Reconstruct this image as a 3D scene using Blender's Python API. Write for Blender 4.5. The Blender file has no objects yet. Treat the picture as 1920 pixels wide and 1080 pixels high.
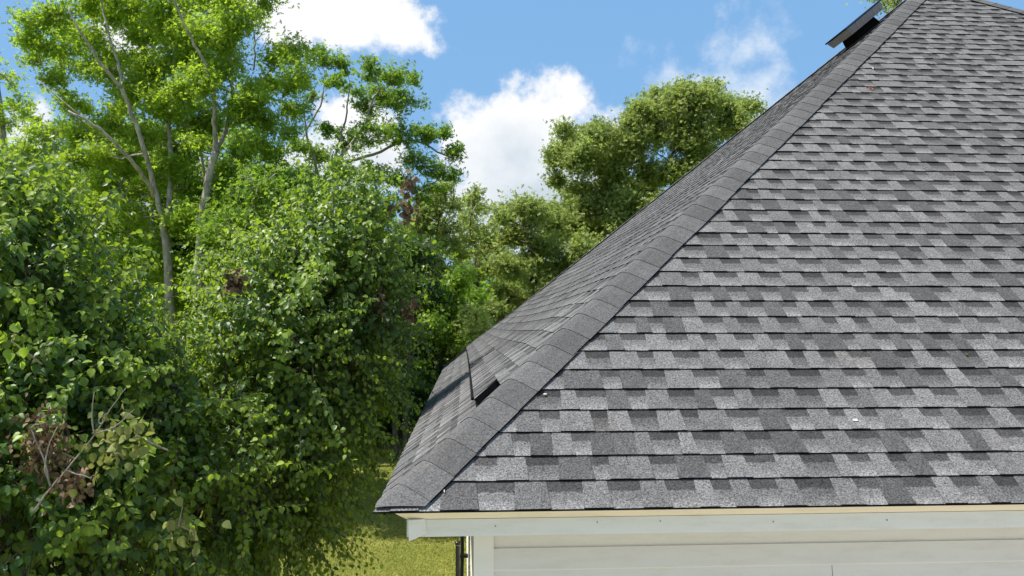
import bpy, math, random
import numpy as np
from mathutils import Vector, Matrix
random.seed(7); rng = np.random.default_rng(7)
S = bpy.context.scene
COL = S.collection
R = math.radians

# ---------------------------------------------------------------- camera, sky, sun, exposure
CAMZ = 3.52                       # eye height above the lawn (metres)
YAW, PITCH, ROLL, FPX = 0.05977, 0.04765, -0.00084, 1527.8
def cam_axes():
    cy, sy = math.cos(YAW), math.sin(YAW)
    fw = Vector((sy*math.cos(PITCH), cy*math.cos(PITCH), math.sin(PITCH)))
    r = Vector((cy, -sy, 0)); u = r.cross(fw)
    c, s = math.cos(ROLL), math.sin(ROLL)
    return r*c + u*s, u*c - r*s, fw
CR, CU, CF = cam_axes()
cam_d = bpy.data.cameras.new('camera'); cam = bpy.data.objects.new('camera', cam_d); COL.objects.link(cam)
cam_d.sensor_width = 36; cam_d.lens = 36*FPX/1920; cam_d.clip_start = .05; cam_d.clip_end = 3000
M = Matrix(((CR.x, CU.x, -CF.x, 0), (CR.y, CU.y, -CF.y, 0), (CR.z, CU.z, -CF.z, CAMZ), (0, 0, 0, 1)))
cam.matrix_world = M; S.camera = cam

SUN = Vector((-.47, -.05, .88)).normalized()
sun_el = math.asin(SUN.z); sun_rot = math.atan2(SUN.x, SUN.y)
sd = bpy.data.lights.new('sun', 'SUN'); sd.energy = 4.6; sd.angle = R(.55); sd.color = (1, .95, .87)
so = bpy.data.objects.new('sun', sd); COL.objects.link(so)
so.rotation_euler = SUN.to_track_quat('Z', 'Y').to_euler(); so.location = (-20, 5, 30)

S.view_settings.view_transform = 'Standard'; S.view_settings.look = 'None'
S.view_settings.exposure = 0.75; S.view_settings.gamma = 1; S.view_settings.use_curve_mapping = False
S.render.engine = 'CYCLES'
S.cycles.max_bounces = 6; S.cycles.transmission_bounces = 4; S.cycles.diffuse_bounces = 3
S.cycles.transparent_max_bounces = 8

class NT:
    """tiny helper for node trees"""
    def __init__(s, tree): s.t = tree; s.n = tree.nodes; s.l = tree.links
    def new(s, typ, **kw):
        n = s.n.new(typ)
        for k, v in kw.items():
            if k == 'inp':
                for i, x in v.items():
                    if isinstance(x, bpy.types.NodeSocket): s.l.new(x, n.inputs[i])
                    else: n.inputs[i].default_value = x
            else: setattr(n, k, v)
        return n
    def math(s, op, a, b=0.0, c=None, clamp=False):
        n = s.new('ShaderNodeMath', operation=op, use_clamp=clamp, inp={0: a, 1: b})
        if c is not None:
            if isinstance(c, bpy.types.NodeSocket): s.l.new(c, n.inputs[2])
            else: n.inputs[2].default_value = c
        return n.outputs[0]
    def vmath(s, op, a, b=(0, 0, 0)):
        n = s.new('ShaderNodeVectorMath', operation=op, inp={0: a, 1: b}); return n
    def mix(s, f, a, b, blend='MIX'):
        n = s.new('ShaderNodeMix', data_type='RGBA', blend_type=blend)
        for i, x in ((0, f), (6, a), (7, b)):
            if isinstance(x, bpy.types.NodeSocket): s.l.new(x, n.inputs[i])
            else: n.inputs[i].default_value = x if i == 0 else (*x[:3], 1)
        return n.outputs[2]
    def noise(s, vec, scale, detail=4, rough=.5, dist=0):
        n = s.new('ShaderNodeTexNoise', inp={'Scale': scale, 'Detail': detail, 'Roughness': rough, 'Distortion': dist})
        if vec is not None: s.l.new(vec, n.inputs['Vector'])
        return n.outputs['Fac']
    def ramp(s, f, lo, hi, a=0., b=1.):
        n = s.new('ShaderNodeMapRange', interpolation_type='SMOOTHSTEP', inp={0: f, 1: lo, 2: hi, 3: a, 4: b}); return n.outputs[0]

def ray(px, py):
    d = CF + CR*((px-960)/FPX) + CU*((540-py)/FPX)
    return d
def at(px, py, dep):
    p = ray(px, py)*dep; return Vector((p.x, p.y, p.z+CAMZ))
def toimg(P):
    P = np.asarray(P, float) - np.array([0, 0, CAMZ])
    z = P @ np.array(CF); return 960+FPX*(P @ np.array(CR))/z, 540-FPX*(P @ np.array(CU))/z, z

world = bpy.data.worlds.new('World'); S.world = world; world.use_nodes = True
w = NT(world.node_tree); w.n.clear()
sky = w.new('ShaderNodeTexSky', sky_type='NISHITA', sun_disc=False, sun_elevation=sun_el, sun_rotation=sun_rot,
            altitude=200, air_density=1.15, dust_density=.25, ozone_density=2.6)
tc = w.new('ShaderNodeTexCoord').outputs['Generated']
dirn = w.vmath('NORMALIZE', tc).outputs[0]
sep = w.new('ShaderNodeSeparateXYZ', inp={0: dirn})
n1 = w.noise(dirn, 9, 9, .60); n2 = w.noise(dirn, 34, 6, .6); n3 = w.noise(dirn, 3.1, 5, .55)
wob = w.math('ADD', w.math('MULTIPLY', w.math('SUBTRACT', n1, .5), .125), w.math('MULTIPLY', w.math('SUBTRACT', n2, .5), .05))
def cloud(blobs):
    """puffs of cloud: the highest of several soft balls in direction space"""
    f = None
    for px, py, r in blobs:
        d = ray(px, py).normalized()
        dist = w.new('ShaderNodeVectorMath', operation='DISTANCE', inp={0: dirn, 1: tuple(d)}).outputs['Value']
        v = w.math('SUBTRACT', r/FPX, dist)
        f = v if f is None else w.math('SMOOTH_MAX', f, v, .02)
    return f
cum = cloud([(560, 10, 90), (660, 20, 105), (740, 50, 75), (800, 75, 38), (450, -30, 90), (640, -90, 110),
             (880, 265, 75), (960, 290, 120), (1040, 220, 70), (1055, 175, 34), (1085, 190, 28), (1110, 300, 90), (1150, 245, 36), (845, 215, 22), (910, 235, 50),
             (990, 380, 110), (1060, 400, 110), (880, 420, 90), (700, 270, 70), (640, 220, 60), (560, 330, 90), (240, 60, 70), (190, 420, 120), (330, 350, 90),
             (60, 250, 45), (110, 390, 60)])
general = w.math('SUBTRACT', w.math('MULTIPLY', n3, .9), w.math('ADD', .50, 0))   # fair weather cloud all over the sky
inview = w.new('ShaderNodeVectorMath', operation='DISTANCE', inp={0: dirn, 1: tuple(ray(960, 200).normalized())}).outputs['Value']
general = w.math('SUBTRACT', general, w.ramp(inview, .55, .95, .4, 0))
dens = w.math('ADD', w.math('MAXIMUM', cum, general), wob)
mask = w.ramp(dens, -.004, .022)
wisp = w.math('ADD', cloud([(1400, 95, 60), (1440, 150, 60), (1345, 80, 30), (1330, 180, 40), (1250, 130, 30), (1375, 100, 40), (1425, 175, 45)]), w.math('MULTIPLY', w.math('SUBTRACT', n1, .5), .30))
wmask = w.ramp(wisp, -.02, .05, 0, .72)
# thick middle of a cloud is a little grey, edges and tops are white
under = w.ramp(w.math('ADD', w.math('ADD', sep.outputs[2], w.math('MULTIPLY', dens, -.9)), w.math('MULTIPLY', w.noise(dirn, 7, 5, .6), .22)), .17, .34)
ccol = w.mix(under, (5.2, 6.1, 6.9), (8.9, 9.0, 9.2))
skyc = w.mix(.72, sky.outputs[0], (2.25, 4.7, 8.2))
c1 = w.mix(wmask, skyc, (8.2, 8.7, 9.2))
c2 = w.mix(mask, c1, ccol)
bg = w.new('ShaderNodeBackground', inp={'Color': c2, 'Strength': .068})
wo = w.new('ShaderNodeOutputWorld', inp={0: bg.outputs[0]})

# ---------------------------------------------------------------- materials
def mat(name, color=(.5, .5, .5), rough=.6, spec=.5):
    m = bpy.data.materials.new(name); m.use_nodes = True; t = NT(m.node_tree)
    b = t.n['Principled BSDF']; b.inputs['Base Color'].default_value = (*color, 1)
    b.inputs['Roughness'].default_value = rough; b.inputs['Specular IOR Level'].default_value = spec
    return m, t, b
def bump(t, b, h, strength=.3, dist=.01):
    n = t.new('ShaderNodeBump', inp={'Strength': strength, 'Distance': dist, 'Height': h}); t.l.new(n.outputs[0], b.inputs['Normal'])

def shingle_mat(name, cap=False):
    m, t, b = mat(name, rough=.92, spec=.25)
    pos = t.new('ShaderNodeNewGeometry').outputs['Position']
    tone = t.new('ShaderNodeAttribute', attribute_name='tone').outputs['Fac']
    g1 = t.noise(pos, 125, 2, .6); g2 = t.noise(pos, 300, 1, .5); g3 = t.noise(pos, 5, 4, .6); g4 = t.noise(pos, 28, 3, .6)
    # granules: light, mid and black stone mixed
    sp = t.math('ADD', t.math('MULTIPLY', t.math('SUBTRACT', g1, .5), 4.0), t.math('MULTIPLY', t.math('SUBTRACT', g2, .5), 2.6))
    sp = t.math('MULTIPLY', sp, .55 if cap else .8)
    lev = tone
    lev = t.math('MULTIPLY', lev, t.math('ADD', 1, t.math('MULTIPLY', t.math('SUBTRACT', g3, .5), .5)))
    lev = t.math('MULTIPLY', lev, t.math('ADD', 1, t.math('MULTIPLY', t.math('SUBTRACT', g4, .5), .5)))
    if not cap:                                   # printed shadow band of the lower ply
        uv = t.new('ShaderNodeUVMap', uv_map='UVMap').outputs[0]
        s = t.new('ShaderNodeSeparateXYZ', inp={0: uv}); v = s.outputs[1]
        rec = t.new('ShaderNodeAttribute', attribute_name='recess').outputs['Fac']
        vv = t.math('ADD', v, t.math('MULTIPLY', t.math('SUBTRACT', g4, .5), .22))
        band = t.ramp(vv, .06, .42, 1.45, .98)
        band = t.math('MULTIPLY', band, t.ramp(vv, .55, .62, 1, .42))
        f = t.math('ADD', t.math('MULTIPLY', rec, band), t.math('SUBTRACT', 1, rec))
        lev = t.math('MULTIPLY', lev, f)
    lev = t.math('MULTIPLY', lev, t.math('MAXIMUM', t.math('ADD', 1, sp), .12))
    col = t.new('ShaderNodeCombineColor', inp={0: t.math('MULTIPLY', lev, 1.03), 1: t.math('MULTIPLY', lev, 1.0), 2: t.math('MULTIPLY', lev, .985)}).outputs[0]
    warm = t.ramp(t.noise(pos, 2.3, 3, .6), .6, .75, 0, .22)
    col = t.mix(warm, col, t.mix(1, col, (1.15, .98, .86), 'MULTIPLY'))
    t.l.new(col, b.inputs['Base Color'])
    bump(t, b, t.math('ADD', g1, t.math('MULTIPLY', g2, .7)), .22, .003)
    return m
M_sh = shingle_mat('asphalt_granules'); M_cap = shingle_mat('cap_granules', True)
M_edge, t, b = mat('asphalt_edge', (.010, .010, .011), 1, 0)
M_deck, t, b = mat('roof_underlay', (.02, .02, .022), .9, .1)
def paint(name, col, dirt=.25, rough=.45, scale=3):
    m, t, b = mat(name, col, rough, .4)
    pos = t.new('ShaderNodeNewGeometry').outputs['Position']
    st = t.new('ShaderNodeMapping', inp={0: pos, 3: (1.2, 1.2, 7)}).outputs[0]
    n = t.noise(st, scale, 6, .65); n2 = t.noise(pos, 60, 3, .6)
    d = t.ramp(t.math('ADD', n, t.math('MULTIPLY', n2, .2)), .52, .85, 0, dirt)
    t.l.new(t.mix(d, col, tuple(c*k for c, k in zip(col, (.62, .58, .48)))), b.inputs['Base Color'])
    bump(t, b, t.noise(pos, 18, 3, .5), .06, .01)
    return m
M_fascia = paint('painted_metal_trim', (.82, .80, .745)); M_cream = paint('cream_moulding', (.86, .745, .56), .3)
M_siding = paint('vinyl_siding', (.77, .72, .66), .22, .5); M_corner = paint('corner_vinyl', (.82, .775, .72), .15)
M_soffit = paint('soffit_vinyl', (.7, .68, .62))
M_black, t, b = mat('black_plastic', (.012, .012, .013), .38, .5)
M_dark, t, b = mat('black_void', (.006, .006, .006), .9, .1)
M_panel, t, b = mat('solar_glass', (.008, .01, .035), .12, .6)
M_skirt, t, b = mat('brown_metal_skirt', (.27, .245, .235), .38, .5); b.inputs['Metallic'].default_value = .55
pos = t.new('ShaderNodeNewGeometry').outputs['Position']; t.l.new(t.math('ADD', .28, t.math('MULTIPLY', t.noise(pos, 8, 3), .3)), b.inputs['Roughness'])
M_tick, t, b = mat('pale_clip', (.35, .33, .32), .5)
M_nail, t, b = mat('nail_head', (.16, .15, .14), .5)
M_white, t, b = mat('white_speck', (.50, .50, .48), .9)

def bark(name, a, b_, sc=14):
    m, t, b = mat(name, rough=.9, spec=.2)
    pos = t.new('ShaderNodeNewGeometry').outputs['Position']
    st = t.new('ShaderNodeMapping', inp={0: pos, 3: (1, 1, .35)}).outputs[0]
    n = t.ramp(t.noise(st, sc, 6, .7), .35, .65)
    patch = t.ramp(t.noise(pos, 3.5, 4, .6), .45, .62)
    c = t.mix(n, b_, a); c = t.mix(t.math('MULTIPLY', patch, .45), c, tuple(x*.45 for x in a))
    t.l.new(c, b.inputs['Base Color']); bump(t, b, t.noise(st, sc*2, 5, .7), .6, .02)
    return m
M_bark = bark('pale_grey_bark', (.47, .43, .36), (.22, .195, .155)); M_bark2 = bark('brown_bark', (.17, .145, .12), (.07, .06, .05), 20)
M_bare = bark('bare_twig_bark', (.42, .36, .31), (.25, .2, .17), 30)

def leafmat(name, c_dark, c_light, trans, tw=.45, rough=.5, spec=.35):
    m = bpy.data.materials.new(name); m.use_nodes = True; t = NT(m.node_tree)
    b = t.n['Principled BSDF']; out = t.n['Material Output']
    ti = t.new('ShaderNodeAttribute', attribute_name='tint').outputs['Fac']
    oi = t.new('ShaderNodeObjectInfo').outputs['Random']
    pos = t.new('ShaderNodeNewGeometry').outputs['Position']
    n = t.noise(pos, 1.3, 3, .6)
    f = t.math('ADD', t.math('MULTIPLY', ti, .75), t.math('MULTIPLY', t.math('SUBTRACT', n, .5), 1.0), clamp=True)
    col = t.mix(f, c_dark, c_light)
    t.l.new(col, b.inputs['Base Color']); b.inputs['Roughness'].default_value = rough; b.inputs['Specular IOR Level'].default_value = spec
    tr = t.new('ShaderNodeBsdfTranslucent', inp={0: t.mix(f, tuple(x*.7 for x in trans), trans)})
    mx = t.new('ShaderNodeMixShader', inp={0: tw, 1: b.outputs[0], 2: tr.outputs[0]}); t.l.new(mx.outputs[0], out.inputs[0])
    return m
L_pear = leafmat('pear_leaf', (.032, .084, .020), (.32, .43, .045), (.50, .72, .04), .37, .44, .42)
L_bright = leafmat('bright_leaf', (.13, .225, .024), (.31, .44, .045), (.54, .76, .05), .54)
L_mid = leafmat('mid_green_leaf', (.09, .18, .022), (.23, .35, .035), (.38, .60, .04), .48)
L_olive = leafmat('olive_leaf', (.15, .20, .05), (.38, .44, .11), (.50, .62, .13), .46)
L_dark = leafmat('deep_green_leaf', (.03, .07, .018), (.08, .15, .025), (.12, .24, .025), .35)
L_dead = leafmat('dead_leaf', (.07, .042, .025), (.38, .26, .155), (.20, .12, .06), .2, .7, .2)
L_pale = leafmat('yellowing_leaf', (.12, .16, .04), (.33, .33, .10), (.35, .38, .08), .4)

# ---------------------------------------------------------------- scene helpers
def link(o): COL.objects.link(o); return o
def tag(o, label=None, cat=None, group=None, kind=None):
    for k, v in (('label', label), ('category', cat), ('group', group), ('kind', kind)):
        if v: o[k] = v
    return o
def empty(name, loc, label, cat, group=None):
    o = link(bpy.data.objects.new(name, None)); o.location = loc; o.empty_display_size = .3
    return tag(o, label, cat, group)
def wloc(o):
    v = Vector(o.location)
    while o.parent: o = o.parent; v = v + Vector(o.location)
    return v
def child(o, parent):
    """verts are in world coordinates; keep them there under a moved parent"""
    if parent is not None:
        o.parent = parent; o.matrix_parent_inverse = Matrix.Translation(-wloc_parent(parent))
    return o
def wloc_parent(p):
    return Vector(p['_w']) if '_w' in p else Vector((0, 0, 0))
def root(name, loc, label, cat, group=None):
    o = empty(name, loc, label, cat, group); ROOTS.append(o); o['_w'] = tuple(loc); return o
ROOTS = []

class MB:
    def __init__(s): s.v = []; s.f = []; s.m = []; s.a = []; s.r = []; s.uv = []
    def add(s, verts, faces, mi=0, tone=0., rec=0., uvs=None):
        o = len(s.v); s.v += [tuple(v) for v in verts]; s.a += [tone]*len(verts); s.r += [rec]*len(verts)
        s.uv += uvs if uvs else [(0, 0)]*len(verts)
        for i, f in enumerate(faces):
            s.f.append(tuple(o+j for j in f)); s.m.append(mi[i] if isinstance(mi, (list, tuple)) else mi)
    def box(s, x0, x1, y0, y1, z0, z1, mi=0):
        v = [(x, y, z) for z in (z0, z1) for y in (y0, y1) for x in (x0, x1)]
        s.add(v, [(0, 2, 3, 1), (4, 5, 7, 6), (0, 1, 5, 4), (2, 6, 7, 3), (0, 4, 6, 2), (1, 3, 7, 5)], mi)
    def prism(s, pts, dvec, mi=0):
        """outline swept along a vector"""
        n = len(pts); d = Vector(dvec)
        v = [Vector(p) for p in pts]+[Vector(p)+d for p in pts]
        s.add(v, [tuple(range(n))[::-1], tuple(range(n, 2*n))]+[(i, (i+1) % n, n+(i+1) % n, n+i) for i in range(n)], mi)
    def tube(s, pts, rad, n=6, mi=0):
        pts = [Vector(p) for p in pts]; o = len(s.v); up = Vector((.3, .2, .9)).normalized(); rings = []
        for i, p in enumerate(pts):
            d = (pts[min(i+1, len(pts)-1)]-pts[max(i-1, 0)]).normalized()
            a = d.cross(up); 
            if a.length < .1: a = d.cross(Vector((1, 0, 0)))
            a.normalize(); b = d.cross(a)
            for k in range(n):
                t = 2*math.pi*k/n; s.v.append(tuple(p+(a*math.cos(t)+b*math.sin(t))*rad[i]))
                s.a.append(0); s.r.append(0); s.uv.append((0, 0))
        for i in range(len(pts)-1):
            for k in range(n):
                s.f.append((o+i*n+k, o+i*n+(k+1) % n, o+(i+1)*n+(k+1) % n, o+(i+1)*n+k)); s.m.append(mi)
        s.f.append(tuple(o+k for k in range(n))[::-1]); s.m.append(mi)
        s.f.append(tuple(o+(len(pts)-1)*n+k for k in range(n))); s.m.append(mi)
    def build(s, name, mats, parent=None, attrs=False, smooth=False):
        me = bpy.data.meshes.new(name); me.from_pydata(s.v, [], s.f)
        for m in (mats if isinstance(mats, (list, tuple)) else [mats]): me.materials.append(m)
        me.polygons.foreach_set('material_index', s.m)
        if smooth: me.polygons.foreach_set('use_smooth', [True]*len(s.f))
        if attrs:
            a = me.attributes.new('tone', 'FLOAT', 'POINT'); a.data.foreach_set('value', s.a)
            a = me.attributes.new('recess', 'FLOAT', 'POINT'); a.data.foreach_set('value', s.r)
            uv = me.uv_layers.new(name='UVMap'); li = np.empty(len(me.loops), int); me.loops.foreach_get('vertex_index', li)
            uv.data.foreach_set('uv', np.array(s.uv)[li].ravel())
        me.update()
        return child(link(bpy.data.objects.new(name, me)), parent)

# ---------------------------------------------------------------- ground
GX0, GX1, GY0, GY1 = -400, 400, -60, 900
m, t, b = mat('lawn', rough=.95, spec=.1)
pos = t.new('ShaderNodeNewGeometry').outputs['Position']
c = t.mix(t.ramp(t.noise(pos, .9, 5, .6), .35, .65), (.20, .23, .045), (.35, .345, .09))
c = t.mix(t.ramp(t.noise(pos, 14, 5, .7), .4, .7), c, (.10, .13, .02))
c = t.mix(t.ramp(t.noise(pos, 3.1, 4, .6), .58, .8, 0, .4), c, (.30, .25, .08))
t.l.new(c, b.inputs['Base Color']); bump(t, b, t.noise(pos, 40, 6, .75), .9, .05)
M_lawn = m
g = MB(); n = 60
def gz(x, y): return 0.0 if y < 30 else min((y-30)*.012, 3)+.15*math.sin(x*.13)*min(1, (y-30)/20)
xs = [GX0+(GX1-GX0)*i/n for i in range(n+1)]; ysg = [GY0+(GY1-GY0)*(i/n) for i in range(n+1)]
g.add([(x, y, gz(x, y)) for y in ysg for x in xs], [(j*(n+1)+i, j*(n+1)+i+1, (j+1)*(n+1)+i+1, (j+1)*(n+1)+i) for j in range(n) for i in range(n)])
m, t, b = mat('pale_bounce_slab', rough=.9, spec=.2)
pos = t.new('ShaderNodeNewGeometry').outputs['Position']
t.l.new(t.mix(t.noise(pos, 1.5, 6, .6), (.38, .36, .32), (.50, .47, .42)), b.inputs['Base Color'])
bounce_mb = MB(); bounce_mb.box(-.9, 13.5, -9, 3.7, -.05, .012)  # unseen pale slab, added to bounce neutral light onto fascia and siding
tag(bounce_mb.build('bounce_slab', m), 'added unseen pale slab bouncing neutral light onto the house front', kind='structure')
tag(g.build('lawn', M_lawn, smooth=True), 'sunlit mown lawn with tree shadows beneath the house corner', kind='structure')

# ---------------------------------------------------------------- the house
Q = 1/math.sqrt(1+.82393**2); T = .82393; L = 11.9735; E = .143
C = Vector((-.35378, 3.47427, CAMZ-.76869))
cx, cy = C.x+L/2, C.y+L/2
house = root('house', (cx, cy, 0), 'pale sided house under a grey hipped roof of asphalt shingles', 'house')
NC = int((L/2/Q)/E)
def sag(u, s):
    """the far slope dips between its two hips and rides over a wedge shaped intake vent"""
    v = min(max((u-s*Q)/(L-2*s*Q+1e-6), 0), 1)
    return -.045*math.sin(math.pi*v)*min(1, s/1.2)*max(0, 1-s/7.5)
VS0 = 4*E; VE = .20         # the intake vent starts at the fifth course
NB = .205; WH = .048
def wedge_h(s, u):
    r = s-VS0; near = u-s*Q-NB
    if r < .12: return WH
    f = min(1, max(0, near)/.8)
    return WH*f*(1-r/1.7) if r < 1.7 else 0
FACES = {
 'front': (C, Vector((1, 0, 0)), Vector((0, Q, Q*T)), Vector((0, -Q*T, Q))),
 'left': (C+Vector((0, L, 0)), Vector((0, -1, 0)), Vector((Q, 0, Q*T)), Vector((-Q*T, 0, Q))),
 'back': (C+Vector((L, L, 0)), Vector((-1, 0, 0)), Vector((0, -Q, Q*T)), Vector((0, Q*T, Q))),
 'right': (C+Vector((L, 0, 0)), Vector((0, 1, 0)), Vector((-Q, 0, Q*T)), Vector((Q*T, 0, Q)))}
def FP(face, u, s, h, high=None):
    o, U, V, N = FACES[face]
    if face == 'left': h = h+sag(L-u, s)+(wedge_h(min(s, VS0+.1) if high == 'flat' else s, L-u) if high else 0)
    return o+U*u+V*s+N*h
TONES = [.085, .11, .135, .165, .20, .235, .27]
def course_pieces(face):
    """every tab of every course: raised laminated tabs and the recessed lower ply between them"""
    rnd = random.Random({'front': 3, 'left': 5, 'back': 8, 'right': 9}[face])
    out = []
    for k in range(NC+1):
        s0 = k*E-(.012 if k == 0 else 0); s1 = (k+1)*E+.008
        u = s0*Q-rnd.random()*.3; raised = rnd.random() < .5; run = 0
        wob = rnd.uniform(-.0015, .0015)
        while u < L-s0*Q:
            wdt = rnd.choice([.075, .085, .095, .105, .115, .125, .145] if raised else [.08, .095, .11, .12, .135, .15])*rnd.uniform(.93, 1.07)
            a, b_ = u, u+wdt
            la, lb = max(a, s0*Q), min(b_, L-s0*Q)
            ta, tb = max(a, s1*Q), min(b_, L-s1*Q)
            if lb-la > .01:
                if ta > tb: ta = tb = min(max((ta+tb)/2, s1*Q), L-s1*Q)
                if raised: tone = .53*rnd.choice([.13, .15, .19, .215, .235, .245, .265, .275, .225])*rnd.uniform(.93, 1.07)
                else: tone = .54*rnd.choice([.15, .19, .215, .23])*rnd.uniform(.93, 1.07)
                if rnd.random() < .035 and raised: tone = .075
                out.append((k, s0+wob+rnd.uniform(-.001, .001), s1, la, lb, ta, tb, raised, tone))
            u = b_
            if raised:
                raised = rnd.random() < .12
            else: raised = True
    return out
def piece_mesh(mb, face, pc):
    k, s0, s1, la, lb, ta, tb, raised, tone = pc
    if face == 'left' and 4 <= k <= 14:
        # over the intake vent the courses ride higher, up to a line parallel with the near hip
        c0, c1 = L-(s0*Q+NB), L-(s1*Q+NB)            # beyond these (towards the near hip) they lie flat
        if la < c0 and ta < c1 and (lb <= c0 and tb <= c1): piece_mesh2(mb, face, pc, True)
        elif lb > c0 and la >= c0 and ta >= c1: piece_mesh2(mb, face, pc, False)
        else:
            m0, m1 = min(max(c0, la), lb), min(max(c1, ta), tb)
            if m0-la > .002 or m1-ta > .002: piece_mesh2(mb, face, (k, s0, s1, la, m0, ta, m1, raised, tone), True, True)
            if lb-m0 > .002 or tb-m1 > .002: piece_mesh2(mb, face, (k, s0, s1, m0, lb, m1, tb, raised, tone), False, True)
    else: piece_mesh2(mb, face, pc, False)
def piece_mesh2(mb, face, pc, high, cut=False):
    k, s0, s1, la, lb, ta, tb, raised, tone = pc
    if raised: hb, tw = .0145, .005; la2, lb2 = la-.004, lb+.004
    else: hb, tw = .0108, 0; la2, lb2 = la-.012, lb+.012; ta -= .012; tb += .012
    if k == 0 and raised: hb += .002
    if face == 'left': hb *= .72
    if cut: la2, lb2 = la, lb
    if cut and not raised: ta += .012; tb -= .012
    mid = tb-ta > .05 and not cut
    tl, tr = ta+(tw if mid else 0), tb-(tw if mid else 0)
    jr = random.Random(int(la*7919)+k*31); hl, hr = hb+jr.uniform(-.0012, .0012), hb+jr.uniform(-.0012, .0012)
    H = 'flat' if high and k == 4 else high; top_ = .0045 if raised else .0035
    v = [FP(face, la2, s0, 0, H), FP(face, lb2, s0, 0, H), FP(face, tr, s1, .0005, H), FP(face, tl, s1, .0005, H),
         FP(face, la2, s0, hl, H), FP(face, lb2, s0, hr, H), FP(face, tr, s1, top_, H), FP(face, tl, s1, top_, H)]
    if H and k == 4:                       # the lifted butt closes down onto the course below
        v[0] = FP(face, la2, s0, -WH+.004, H); v[1] = FP(face, lb2, s0, -WH+.004, H)
    uv = [(la, 0), (lb, 0), (tb, 1), (ta, 1)]*2
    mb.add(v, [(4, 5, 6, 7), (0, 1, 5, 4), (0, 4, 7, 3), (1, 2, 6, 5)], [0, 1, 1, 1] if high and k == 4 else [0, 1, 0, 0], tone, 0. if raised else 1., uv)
roof = MB()
# deck of the roof: one folded sheet just under the shingles
A = C+Vector((L/2, L/2, L/2*T))
cs = [C, C+Vector((L, 0, 0)), C+Vector((L, L, 0)), C+Vector((0, L, 0))]
dz = Vector((0, 0, .004))
def dk(p, s=.03): return p
nn = 24
for face in ('front', 'left', 'back', 'right'):
    o = len(roof.v); vv = []; ff = []
    for j in range(nn+1):
        s = (L/2/Q)*j/nn
        for i in range(nn+1):
            u = s*Q+(L-2*s*Q)*i/nn
            O, U, V, N = FACES[face]
            h = sag(L-u, s) if face == 'left' else 0
            vv.append(O+U*u+V*s+N*(h-(.006 if face != 'left' else .03)))
    for j in range(nn):
        for i in range(nn):
            ff.append((j*(nn+1)+i, j*(nn+1)+i+1, (j+1)*(nn+1)+i+1, (j+1)*(nn+1)+i))
    roof.add(vv, ff, 0)
roof_o = roof.build('roof', M_deck, house); roof_o['_w'] = tuple(house['_w'])
def sub(o):            # sub-part: parent is at the same place as its own parent
    return o
def child_of_roof(o):
    o.parent = roof_o; o.matrix_parent_inverse = Matrix.Identity(4); return o
front = course_pieces('front')
def vis(face, pc):
    k, s0, s1, la, lb, ta, tb, *_ = pc
    x, y, z = toimg([FP(face, (la+lb)/2, (s0+s1)/2, 0)]); x, y, z = x[0], y[0], z[0]
    hipm = la-s0*Q
    if z < .5 or not (-10 < x < 1930 and -5 < y < 1085) or hipm+.5*(lb-la) < .12: return 0
    xs_, ys_, _ = toimg([FP(face, la, s0, 0), FP(face, lb, s0, 0), FP(face, tb, s1, 0), FP(face, ta, s1, 0)])
    return abs(sum(xs_[i]*ys_[(i+1) % 4]-xs_[(i+1) % 4]*ys_[i] for i in range(4)))/2
order = sorted(range(len(front)), key=lambda i: -vis('front', front[i]))
big = set(order[:292])
rest = MB()
def at_mesh(mb, name, mats):
    o = mb.build(name, mats, None, attrs=True); return child_of_roof(o)
for i, pc in enumerate(front):
    if i in big:
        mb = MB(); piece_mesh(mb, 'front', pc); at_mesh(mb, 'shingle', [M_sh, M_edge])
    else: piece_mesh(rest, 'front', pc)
for face in ('left', 'back', 'right'):
    for pc in course_pieces(face): piece_mesh(rest, face, pc)
# the continuous lower ply of each course, seen only in the joints
for face in FACES:
    for k in range(NC):
        s0, s1 = k*E+.003, (k+1)*E+.01; nseg = 1 if face != 'left' else 40
        for i in range(nseg):
            def uu(s, j): return s*Q+(L-2*s*Q)*j/nseg
            if face == 'left' and 4 <= k <= 14: continue
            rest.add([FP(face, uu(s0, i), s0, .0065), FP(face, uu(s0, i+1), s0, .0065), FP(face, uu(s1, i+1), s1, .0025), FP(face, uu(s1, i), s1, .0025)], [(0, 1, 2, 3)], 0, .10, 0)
o = at_mesh(rest, 'shingles_beyond', [M_sh, M_edge]); o.name = 'shingle_field'; o['kind'] = 'stuff'

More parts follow.
